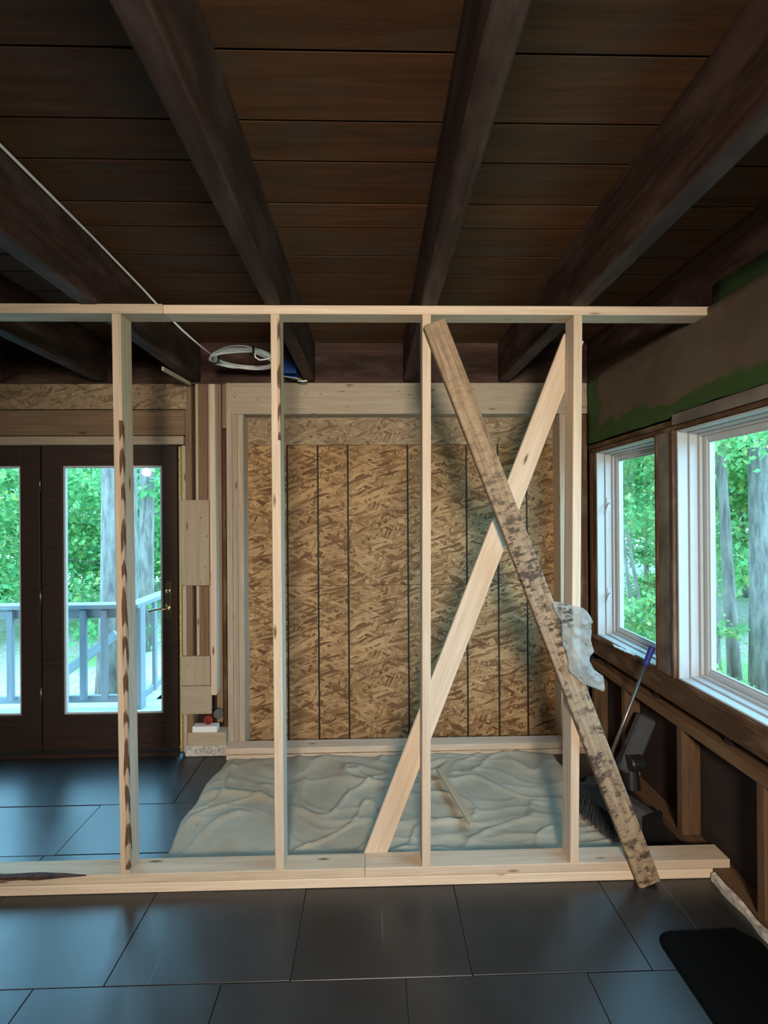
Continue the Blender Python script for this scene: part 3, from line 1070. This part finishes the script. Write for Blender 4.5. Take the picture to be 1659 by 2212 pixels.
# ================================================================== things
# drop cloth
bm = bmesh.new()
nx, ny = 220, 110
x0, x1 = -0.955, 1.20
y0, y1 = YF + .097, 2.985
vv = []
for j in range(ny + 1):
    row = []
    t = j / ny
    for i in range(nx + 1):
        s = i / nx
        xl = x0 + .03 * noise.noise(Vector((t * 4, 0, 0))) + (-.015 if t < .12 else 0) + .06 * max(0, t - .8) / .2 * .6
        xr_ = x1 - .06 * t + .03 * noise.noise(Vector((t * 5, 9, 0)))
        x = xl + (xr_ - xl) * s
        y = y0 + (y1 - y0) * t
        if j == 0:
            y += 0.0
        p = Vector((x * 1.0, y * 1.0, 0))
        w = Vector((noise.noise(p * 2.1), noise.noise(p * 2.1 + Vector((5, 3, 0))), 0)) * .22
        q = p + w
        f1 = 1 - abs(noise.noise(Vector((q.x * 1.1, q.y * 3.4, 0)))) * 3.4
        f2 = 1 - abs(noise.noise(Vector((q.x * 2.4 + q.y * 1.2 + 9, q.y * 6.5, 3)))) * 4.0
        f3 = 1 - abs(noise.noise(Vector((q.x * 3.0 - q.y * 3.5 + 2, q.y * 3.0 + q.x * 1.5, 7)))) * 5.5
        z = .005 + .018 * max(0, f1) ** 3 * (.35 + abs(noise.noise(p * 1.7 + Vector((3, 8, 0)))) * 2) + .006 * max(0, f2) ** 3 + .015 * max(0, f3) ** 4 + .004 * (noise.noise(q * 3) + .6)
        # folds pushed up against the bottom plate on the right
        if x > .1:
            k = min(1, (x - .1) / .3)
            z += k * .02 * max(0, math.sin((y - y0) * 42 + 2.5 * noise.noise(Vector((x * 3, 0, 0))))) ** 2 * max(0, 1 - (y - y0) / .26)
        edge = min(s * (x1 - x0), (1 - s) * (x1 - x0), .06) / .06
        z = .0035 + (z - .0035) * (.25 + .75 * edge) if edge < 1 else z
        row.append(bm.verts.new((x, y, max(z, .0035))))
    vv.append(row)
for j in range(ny):
    for i in range(nx):
        bm.faces.new((vv[j][i], vv[j][i + 1], vv[j + 1][i + 1], vv[j + 1][i]))
dc = bm_obj('drop_cloth', bm, 'cloth', None, True)
sm = dc.modifiers.new('thickness', 'SOLIDIFY')
sm.thickness = .0016
sm.offset = 0
tag(dc, 'wrinkled off-white canvas drop cloth spread on the floor under the strand board', 'drop cloth')

# stick lying on the cloth
a, b = atz(948, 1662, .05), atz(1022, 1782, .05)
st = board('wood_stick', (a.x, a.y, .05), (b.x, b.y, .05), (1, .3, 0), .035, .014, 'ply', None, 0.003)
tag(st, 'short pale stick lying on the drop cloth behind the brace', 'stick')

# strip of lath poking out at the ceiling
a, b = aty(351, 796, 2.62), aty(410, 829, 3.03)
lt = board('lath_strip', a, b, (0, 0, 1), .024, .014, 'pine_grey', None, 0.003)
tag(lt, 'loose splintered lath strip sticking out under the ceiling above the door', 'wood strip')

# cable coil and cable
cc = empty('cable_coil', (-0.745, 2.75, 2.44))
tag(cc, 'coil of white electrical cable hanging under the ceiling', 'cable')
for k in range(9):
    pts = []
    R1, R2 = .172 + random.uniform(-.018, .016), .165 + random.uniform(-.016, .014)
    ox, oy, oz = random.uniform(-.012, .012), random.uniform(-.01, .01), random.uniform(-.014, .014)
    ph = random.uniform(0, 6)
    for i in range(48):
        a = 2 * math.pi * i / 48
        pts.append((-0.735 + ox + R1 * math.cos(a) * (1 + .03 * math.sin(2 * a + ph)), 2.75 + oy + R2 * math.sin(a) * (1 + .04 * math.sin(3 * a + ph)), 2.442 + oz + .008 * math.sin(2 * a + ph)))
    tube('cable_loop', pts, .0046, 'bright', cc, 6, True)
for a in (math.radians(183), math.radians(-62)):
    c = Vector((-0.735 + .172 * math.cos(a), 2.75 + .165 * math.sin(a), 2.442))
    t = Vector((-math.sin(a), math.cos(a), 0))
    n_ = Vector((math.cos(a), math.sin(a), 0))
    pts = [c + (n_ * .027 * math.cos(q) + Vector((0, 0, 1)) * .024 * math.sin(q)) for q in [2 * math.pi * i / 16 for i in range(16)]]
    tube('cable_tie', pts, .006, 'black', cc, 6, True)
tube('loose_end', [(-.66, 2.62, 2.45), (-.64, 2.60, 2.43), (-.635, 2.60, 2.405), (-.615, 2.61, 2.395), (-.585, 2.63, 2.405), (-.56, 2.66, 2.425), (-.555, 2.68, 2.44)], .0042, 'bright', cc, 6)
# run of the cable along the beam to the coil
pts = [(-1.108, -1.0, ZC - .012), (-1.108, 0.4, ZC - .012), (-1.108, 1.2, ZC - .014), (-1.108, 1.9, ZC - .018), (-1.107, 2.3, ZC - .03)]
e = Vector((-.905, 2.745, 2.455))
for i in range(1, 7):
    t = i / 6
    pts.append(Vector((-1.107, 2.3, ZC - .03)).lerp(e, t) + Vector((0, 0, -.02 * math.sin(math.pi * t))))
tube('cable_run', pts, .0052, 'bright', cc, 8)

# blue junction box
bx = aty(626, 795, 2.96)
jb = empty('junction_box', bx)
tag(jb, 'small blue electrical box with a white cover by the ceiling beam', 'electrical box')
bm = bmesh.new()
W, D, H, T = .10, .10, .085, .004
cx, cy, cz = bx.x - .012, 3.02, aty(626, 806, 2.97).z
add_box(bm, cx - W / 2, cx + W / 2, cy - D / 2, cy + D / 2, cz + H - T, cz + H)
add_box(bm, cx - W / 2, cx - W / 2 + T, cy - D / 2, cy + D / 2, cz, cz + H - T)
add_box(bm, cx + W / 2 - T, cx + W / 2, cy - D / 2, cy + D / 2, cz, cz + H - T)
add_box(bm, cx - W / 2 + T, cx + W / 2 - T, cy - D / 2, cy - D / 2 + T, cz, cz + H - T)
add_box(bm, cx - W / 2 + T, cx + W / 2 - T, cy + D / 2 - T, cy + D / 2, cz, cz + H - T)
bm_obj('box_body', bm, 'blue_pl', jb)
for q in (-.025, .02):
    abox('box_rib', cx + q - .003, cx + q + .003, cy - D / 2 - .004, cy - D / 2 - .0002, cz + .004, cz + H - .004, 'blue_pl', jb, 0.001)
pl = board('cover_plate', (cx - .03, cy - .02, cz - .012), (cx + .075, cy - .02, cz - .030), (0, .9, .2), .10, .004, 'bright', jb, 0.001)
tube('cable_end', [(cx + .055, cy - .02, cz - .04), (cx + .08, cy - .03, cz - .045), (cx + .115, cy - .03, cz - .042)], .005, 'bright', jb, 6)

# torn plastic bag hanging on the stud frame
left = [(1300, 1194), (1312, 1196), (1330, 1206), (1345, 1212), (1360, 1214.5), (1394, 1217), (1406, 1224), (1430, 1229), (1447, 1229), (1453, 1232), (1468, 1250), (1480, 1267), (1489, 1290), (1494, 1303)]
right = [(1300, 1206), (1309, 1240), (1312, 1258), (1320, 1268), (1334, 1277), (1344, 1282), (1350, 1278), (1368, 1279.5), (1384, 1277), (1409, 1284.5), (1418, 1275), (1428, 1274.5), (1447, 1284), (1461, 1304), (1488, 1308), (1494, 1306)]


def interp(tab, v):
    for (a, x), (b, y) in zip(tab, tab[1:]):
        if a <= v <= b:
            return x + (y - x) * (v - a) / (b - a)
    return tab[-1][1]


bm = bmesh.new()
rows_ = []
nr, nc = 70, 22
ctr = aty(1250, 1397, 1.895)
for layer in (0, 1):
    L = []
    for j in range(nr + 1):
        v = 1300 + 194 * j / nr
        ua, ub = interp(left, v), interp(right, v)
        r = []
        for i in range(nc + 1):
            s = i / nc
            u = ua + (ub - ua) * s
            pz = aty(u, v, 1.89)
            puff = math.sin(math.pi * s) ** .6 * min(1, j / 8, (nr - j) / 6)
            cr = noise.noise(Vector((u * .035 + layer * 7, v * .022, layer * 3))) + .6 * noise.noise(Vector((u * .09 + v * .05, v * .07 - u * .03, 5 + layer)))
            y = 1.893 + (-1 if layer == 0 else 1) * .009 * puff + .015 * cr * (.35 + puff)
            y = min(y, 1.9165)
            r.append(bm.verts.new(Vector((pz.x, y, pz.z)) - ctr))
        L.append(r)
    rows_.append(L)
for layer in (0, 1):
    L = rows_[layer]
    for j in range(nr):
        for i in range(nc):
            f = (L[j][i], L[j][i + 1], L[j + 1][i + 1], L[j + 1][i])
            bm.faces.new(f if layer == 0 else f[::-1])
bmesh.ops.remove_doubles(bm, verts=bm.verts[:], dist=.0015)
bag = bm_obj('plastic_bag', bm, 'bag', None, True, Matrix.Translation(ctr))
tag(bag, 'torn cloudy plastic bag hanging where the stained board crosses the right stud', 'plastic bag')

# broom leaning on the window wall
gb = Vector((1.035, 2.30, .02))
top = Vector((1.404, 2.345, .868))
bro = empty('broom', (1.03, 2.30, 0.01))
tag(bro, 'broom with steel handle and blue grip leaning under the narrow window', 'broom')
ax = (top - gb).normalized()
neck = gb + ax * .20
tube('handle', [neck, top - ax * .10], .0085, 'steel', bro, 10)
tube('grip', [top - ax * .105, top - ax * .095, top - ax * .01, top], .014, 'blue_grip', bro, 12, radii=[.010, .0135, .0145, .013])
lathe('socket', neck - ax * .05, ax, [(0, .024), (.03, .022), (.06, .013), (.075, .011)], 'black', bro, 12)
# head: block and splayed bristles
hd = neck - ax * .05
bm = bmesh.new()
dirw = Vector((.35, -.94, 0)).normalized()
dirn = Vector((.94, .35, 0)).normalized()
for k, (hh, hw, ht) in enumerate(((0.0, .10, .022), (.022, .085, .018), (.045, .035, .016))):
    pass
prof = [(-.035, .125, .026), (-.005, .115, .024), (.015, .07, .02), (.03, .03, .016)]
rg = []
for (h, hw, ht) in prof:
    c = hd + Vector((0, 0, h))
    rg.append([bm.verts.new(c + dirw * (hw * sx) + dirn * (ht * sy)) for sx, sy in ((-1, -1), (1, -1), (1, 1), (-1, 1))])
for A, B in zip(rg, rg[1:]):
    for k in range(4):
        bm.faces.new((A[k], A[(k + 1) % 4], B[(k + 1) % 4], B[k]))
bm.faces.new(rg[0][::-1])
bm.faces.new(rg[-1])
bmesh.ops.recalc_face_normals(bm, faces=bm.faces[:])
bmesh.ops.bevel(bm, geom=bm.edges[:], offset=.004, segments=2, affect='EDGES')
bm_obj('broom_head', bm, 'black', bro)
bm = bmesh.new()
for k in range(420):
    sx, sy = random.uniform(-1, 1), random.uniform(-1, 1)
    p = hd + dirw * (sx * .12) + dirn * (sy * .022) + Vector((0, 0, -.033))
    q = Vector((p.x, p.y, 0)) + dirw * (sx * .035) + dirn * (sy * .02 - .015)
    q.z = .022
    n_ = dirw * .0012
    m_ = dirn * .0012
    b1 = [bm.verts.new(p + n_), bm.verts.new(p - n_ + m_), bm.verts.new(p - m_)]
    b2 = [bm.verts.new(q + n_), bm.verts.new(q - n_ + m_), bm.verts.new(q - m_)]
    for i in range(3):
        bm.faces.new((b1[i], b1[(i + 1) % 3], b2[(i + 1) % 3], b2[i]))
br_ = bm_obj('bristles', bm, 'bristle', bro)
br_['kind'] = 'stuff'

# vacuum floor head with tube
vc = empty('vacuum_cleaner', (1.27, 2.40, 0.0))
tag(vc, 'dark grey vacuum floor head with black tube behind the stained board', 'vacuum cleaner')
hA, hB = Vector((1.185, 2.56, .062)), Vector((1.325, 2.245, .062))
bm = bmesh.new()
mw, L = frame(hA, hB, Vector((1, .3, 0)))
secs = []
for k in range(9):
    t = k / 8
    x = (t - .5) * L
    e = 1 - .12 * abs(2 * t - 1) ** 6
    sec = [(-.07, -.046), (.07, -.046), (.078, -.02), (.06, .022), (.02, .046), (-.03, .050), (-.066, .02)]
    secs.append([bm.verts.new((x, yy * e, zz * e if zz > 0 else zz)) for yy, zz in sec])
for A, B in zip(secs, secs[1:]):
    for k in range(7):
        bm.faces.new((A[k], A[(k + 1) % 7], B[(k + 1) % 7], B[k]))
bm.faces.new(secs[0][::-1])
bm.faces.new(secs[-1])
bmesh.ops.recalc_face_normals(bm, faces=bm.faces[:])
if mw.to_3x3().col[2].z < 0:
    mw = mw @ Matrix.Rotation(math.pi, 4, 'X')
bm_obj('floor_head', bm, 'grey_pl', vc, False, mw)
hm = (hA + hB) / 2
for p, nm in ((hA, 'end_cap'), (hB, 'end_cap')):
    d = (hB - hA).normalized() * (1 if p is hB else -1)
    c = p + d * .001
    mwc, Lc = frame(c, c + d * .022, Vector((1, .3, 0)))
    bm = bmesh.new()
    add_box(bm, -Lc / 2, Lc / 2, -.062, .066, -.045, .036)
    bmesh.ops.bevel(bm, geom=bm.edges[:], offset=.006, segments=2, affect='EDGES')
    if mwc.to_3x3().col[2].z < 0:
        mwc = mwc @ Matrix.Rotation(math.pi, 4, 'X')
    bm_obj(nm, bm, 'black', vc, False, mwc)
j0 = aty(1366, 1722, 2.44)
j1 = aty(1364, 1655, 2.46)
lathe('swivel_neck', Vector((j0.x, 2.44, .10)), (j1 - Vector((j0.x, 2.44, .10))), [(0, .040), (.05, .036), (.10, .030), (.15, .034), (.165, .038)], 'black', vc, 14)
t0, t1 = aty(1348, 1668, 2.47), aty(1398, 1548, 2.53)
board('tube_body', t0, t1, (1, -.2, -.4), .088, .07, 'grey_pl', vc, 0.012)
board('tube_spine', t0 + Vector((-.055, .0, .0)), t1 + Vector((-.052, -.0, -.06)), (1, -.2, -.4), .03, .05, 'black', vc, 0.008)
lathe('elbow_joint', j1 + Vector((-.03, -.03, .03)), (1, .1, 0), [(0, .034), (.01, .040), (.07, .040), (.08, .034)], 'black', vc, 16)

# black floor mat
bm = bmesh.new()
c0 = atz(1384, 1972, .009)
xa, ya = c0.x, 1.715
rr = .06
out_ = []
for q in range(9):
    a = math.pi / 2 + (math.pi / 2) * q / 8
    out_.append((xa + rr + rr * math.cos(a), ya - rr + rr * math.sin(a)))
out_ += [(xa + .005, .5), (xa + .045, .46), (1.34, .46), (1.38, .50), (1.38, ya - .05), (1.33, ya)]
rim_b = [bm.verts.new((x, y, .0015)) for x, y in out_]
cxm, cym = sum(p[0] for p in out_) / len(out_), sum(p[1] for p in out_) / len(out_)
rim_t = [bm.verts.new((x + (.008 if x < cxm else -.008), y + (.008 if y < cym else -.008), .012)) for x, y in out_]
n_ = len(out_)
for k in range(n_):
    bm.faces.new((rim_b[k], rim_b[(k + 1) % n_], rim_t[(k + 1) % n_], rim_t[k]))
bm.faces.new(rim_t)
bm.faces.new(rim_b[::-1])
bmesh.ops.recalc_face_normals(bm, faces=bm.faces[:])
mt = bm_obj('floor_mat', bm, 'mat', None)
tag(mt, 'black rubber floor mat with rounded corner on the dark floor by the right wall', 'mat')

# torn strip of plastic on the sill of the narrow window
bm = bmesh.new()
pa, pb = atz(1322, 1393, WZ0 + .014), atz(1372, 1416, WZ0 + .014)
pv = None
for i in range(25):
    t = i / 24
    p = pa.lerp(pb, t)
    w = .012 * (.5 + math.sin(math.pi * t)) * (1 + .6 * noise.noise(Vector((t * 9, 2, 0))))
    z = WZ0 + .0135 + .009 * abs(noise.noise(Vector((t * 7, 5, 0))))
    r = [bm.verts.new((p.x - w + .004 * math.sin(t * 17), p.y, z)), bm.verts.new((p.x, p.y, z + .005 * math.sin(t * 23) ** 2)), bm.verts.new((p.x + w, p.y, z - .001))]
    if pv:
        bm.faces.new((pv[0], pv[1], r[1], r[0]))
        bm.faces.new((pv[1], pv[2], r[2], r[1]))
    pv = r
fl = bm_obj('plastic_scrap', bm, 'white', None, True)
sm = fl.modifiers.new('thickness', 'SOLIDIFY')
sm.thickness = .001
tag(fl, 'torn strip of crumpled plastic lying on the narrow window sill', 'scrap')

# ================================================================== outside
GZ = -0.75
bm = bmesh.new()
n = 60
gv = []
for j in range(n + 1):
    r = []
    for i in range(n + 1):
        x, y = -40 + 80 * i / n, -15 + 70 * j / n
        far = max(0, math.hypot(x, y) - 7)
        z = GZ + .15 * noise.noise(Vector((x * .3, y * .3, 0))) * min(1, far / 4)
        if x > 3:
            z += min(1.6, .055 * (x - 3) + .02 * max(0, y - 5))
        r.append(bm.verts.new((x, y, z)))
    gv.append(r)
for j in range(n):
    for i in range(n):
        bm.faces.new((gv[j][i], gv[j][i + 1], gv[j + 1][i + 1], gv[j + 1][i]))
gr = bm_obj('ground', bm, 'ground', None, True)
tag(gr, kind='structure')


def ground_z(x, y):
    z = GZ
    if x > 3:
        z += min(1.6, .055 * (x - 3) + .02 * max(0, y - 5))
    return z


# deck
DZ = -0.16
dk = tag(empty('deck', (-2.5, 3.8, DZ)), 'painted deck boards outside the glazed doors', kind='structure')
y = 3.27
while y < 4.42:
    abox('deck_board', -4.6, -1.15, y, y + .134, DZ - .03, DZ, 'deck', dk, 0.003)
    y += .14
y = 4.42
while y < 6.6:
    abox('deck_board', -2.02, -1.15, y, y + .134, DZ - .03, DZ, 'deck', dk, 0.003)
    y += .14
YR = 4.22
rl = empty('deck_railing', (-2.9, YR, DZ))
tag(rl, 'pale painted deck railing with square balusters outside the doors', 'railing')
zc = aty(200, 1306, YR - .05).z
xc1 = aty(306, 1310, YR).x
abox('cap_rail', -4.6, xc1, YR - .07, YR + .07, zc - .036, zc, 'rail', rl)
abox('cap_rail', xc1 - .14, xc1, YR + .072, 6.4, zc - .036, zc, 'rail', rl)
abox('top_rail', -4.6, xc1 - .02, YR - .02, YR + .018, zc - .125, zc - .037, 'rail', rl)
zb1 = aty(200, 1504, YR - .03).z
abox('bottom_rail', -4.6, xc1 - .02, YR - .02, YR + .018, zb1 - .06, zb1, 'rail', rl)
px_ = aty(296, 1400, YR).x
for uu in (-150, -90, -35, 30, 90, 150, 186, 231, 270):
    xx = aty(uu, 1400, YR).x
    if uu in (90, 150):
        continue
    abox('baluster', xx - .027, xx + .027, YR - .052, YR - .021, zb1 - .02, zc - .05, 'rail', rl)
for xx in (aty(151, 1400, YR).x - .02,):
    abox('baluster', xx - .027, xx + .027, YR - .052, YR - .021, zb1 - .02, zb1 + .22, 'rail', rl)
abox('rail_post', px_ - .035, px_ + .055, YR - .045, YR + .045, DZ, zc - .037, 'rail', rl)
abox('rail_post', px_ - .035, px_ + .055, 5.2, 5.29, DZ, zc - .037, 'rail', rl)
for y in (4.5, 4.75, 5.0, 5.5, 5.75):
    abox('baluster', px_ + .0, px_ + .03, y, y + .05, DZ + .05, zc - .037, 'rail', rl)
abox('bottom_rail', px_ - .02, px_ + .02, 4.28, 6.3, DZ + .05, DZ + .11, 'rail', rl)
# stair rail falling to the left behind the railing
a, b = aty(140, 1452, 5.0), aty(232, 1385, 5.0)
board('stair_rail', a + Vector((-.5, 0, -.36)), b + Vector((.1, 0, .07)), (0, 0, 1), .09, .04, 'rail', rl)


def leaf_mesh(name, pts, size, tilt=0.7):
    n = len(pts)
    P = np.asarray(pts)
    yaw = rng.uniform(0, 2 * np.pi, n)
    dip = rng.normal(0, tilt, n)
    rol = rng.normal(0, tilt, n)
    s = size * rng.uniform(.6, 1.25, n)
    fx = np.stack([np.cos(yaw) * np.cos(dip), np.sin(yaw) * np.cos(dip), np.sin(dip)], 1)
    sd = np.stack([-np.sin(yaw), np.cos(yaw), np.zeros(n)], 1)
    up = np.cross(fx, sd)
    sd = sd * np.cos(rol)[:, None] + up * np.sin(rol)[:, None]
    S = s[:, None]
    # pointed leaf, slightly folded: 5 corners
    up2 = np.cross(fx, sd)
    v = np.stack([P - fx * S * .5, P - fx * S * .05 + sd * S * .36 + up2 * S * .06, P + fx * S * .55, P - fx * S * .05 - sd * S * .36 + up2 * S * .06], 1).reshape(-1, 3)
    me = bpy.data.meshes.new(name)
    me.vertices.add(n * 4)
    me.vertices.foreach_set('co', v.astype(np.float32).ravel())
    me.loops.add(n * 4)
    me.loops.foreach_set('vertex_index', np.arange(n * 4, dtype=np.int32))
    me.polygons.add(n)
    me.polygons.foreach_set('loop_start', np.arange(0, n * 4, 4, dtype=np.int32))
    me.polygons.foreach_set('loop_total', np.full(n, 4, dtype=np.int32))
    me.update()
    return me


def tree(x, y, r, h, crown_r, zlo, zhi, nleaf, size, label, mat='leaf', lean=(0, 0), name='tree', group=None, branches=9):
    gz = ground_z(x, y) - .1
    t = empty(name, (x, y, gz))
    tag(t, label, 'tree' if name != 'shrub' else 'shrub', group)
    pts, rad = [], []
    for k in range(9):
        s = k / 8
        pts.append(Vector((x + lean[0] * s * h + .06 * noise.noise(Vector((x, s * 3, 1))), y + lean[1] * s * h, gz + s * h)))
        rad.append(r * (1.12 if k == 0 else 1 - .55 * s))
    tube('trunk', pts, r, 'bark', t, 12, False, rad)
    clusters = []
    bmB = []
    for k in range(branches):
        s = random.uniform(max(.12, (zlo - gz) / h), 0.98)
        base = Vector((x + lean[0] * s * h, y + lean[1] * s * h, gz + s * h))
        a = random.uniform(0, 2 * math.pi)
        ln = crown_r * random.uniform(.45, 1.0)
        tip = base + Vector((math.cos(a) * ln, math.sin(a) * ln, random.uniform(-.1, .45) * ln))
        mid = base.lerp(tip, .5) + Vector((0, 0, .08 * ln))
        br_r = min(r * .3, .035)
        tube('branch', [base, mid, tip], br_r, 'bark', t, 5, False, [br_r, br_r * .6, br_r * .2])
        for q in (.4, .7, 1.0):
            clusters.append((base.lerp(tip, q), ln * .38))
    for k in range(branches * 2):
        a = random.uniform(0, 2 * math.pi)
        d = crown_r * math.sqrt(random.random())
        clusters.append((Vector((x + lean[0] * h * .6 + math.cos(a) * d, y + lean[1] * h * .6 + math.sin(a) * d, random.uniform(zlo, zhi))), crown_r * .30))
    ci = rng.integers(0, len(clusters), nleaf)
    cen = np.array([tuple(c[0]) for c in clusters])[ci]
    rd = np.array([c[1] for c in clusters])[ci][:, None]
    P = cen + rng.normal(0, .55, (nleaf, 3)) * rd * np.array([1, 1, .38])
    P = P[(P[:, 2] > gz + .15)]
    # nothing grows into the house
    inside = (P[:, 0] > -5.0) & (P[:, 0] < 2.0) & (P[:, 1] < 4.7)
    P = P[~inside]
    me = leaf_mesh('foliage', P, size)
    o = link_mesh('foliage', me, mat)
    o['kind'] = 'stuff'
    attach(o, t)
    return t


tree(-3.25, 6.1, .235, 11, 1.6, 9, 11, 500, .12, 'thick grey trunk behind the deck railing, nearest the doors', lean=(.004, 0))
tree(-3.86, 8.1, .135, 11, 1.6, 9, 11, 500, .12, 'slimmer dark trunk seen just right of the thick trunk through the door', lean=(.012, 0))
spots_l = [(-7.0, 8.6), (-5.2, 9.6), (-8.8, 11.0), (-6.2, 12.0), (-4.6, 12.5), (-9.5, 14.5), (-7.4, 15.5), (-5.4, 16.0)]
for i, (x, y) in enumerate(spots_l):
    tree(x, y, random.uniform(.05, .10), random.uniform(3.4, 4.2), 2.2, -.3, 3.1, 12000, .105, 'leafy green tree in the woods beyond the deck', 'leaf' if i % 2 else 'leaf2', lean=(random.uniform(-.06, .06), 0), group='trees beyond the deck', branches=12)
tree(4.55, 5.35, .17, 11, 1.6, 9, 11, 500, .12, 'thick furrowed trunk at the right edge of the wide window', lean=(-.012, 0))
tree(4.60, 5.9, .075, 6, 1.6, 2.4, 5, 4500, .08, 'slim grey trunk leaning left in the wide window', lean=(-.045, .02))
tree(4.15, 5.6, .035, 4.5, 1.4, 2.0, 4.2, 4000, .075, 'thin sapling stem close to the wide window frame', 'leaf2', lean=(-.02, 0))
tree(4.0, 7.1, .03, 4.5, 1.3, 1.4, 4, 4500, .08, 'thin leaning stem in the narrow window, farther left', lean=(-.10, 0))
tree(4.35, 7.4, .03, 4.5, 1.3, 1.4, 4, 4500, .08, 'thin leaning stem in the narrow window, farther right', lean=(-.16, 0))
spots_r = [(6.4, 9.0), (8.2, 10.2), (5.6, 11.0), (7.6, 13.0), (10.0, 12.2), (9.4, 8.6), (11.5, 10.5), (6.8, 7.4), (8.6, 15.5), (12, 14.5)]
for i, (x, y) in enumerate(spots_r):
    tree(x, y, random.uniform(.05, .09), random.uniform(5.5, 6.8), 2.2, .5, 5.8, 13000, .105, 'leafy green tree in the woods beyond the right windows', 'leaf2' if i % 2 else 'leaf', lean=(random.uniform(-.05, .05), 0), group='trees beyond the right windows', branches=12)
for i, (x, y) in enumerate(((3.5, 5.6), (4.3, 8.2), (5.3, 8.6))):
    tree(x, y, .012, 1.3, .7, -.5, .55, 5000, .065, ('low bright green bush seen at the bottom of the narrow window', 'green undergrowth behind the low bush in the narrow window', 'green undergrowth farther off behind the slim stems')[i], 'leaf2', name='shrub', branches=8)
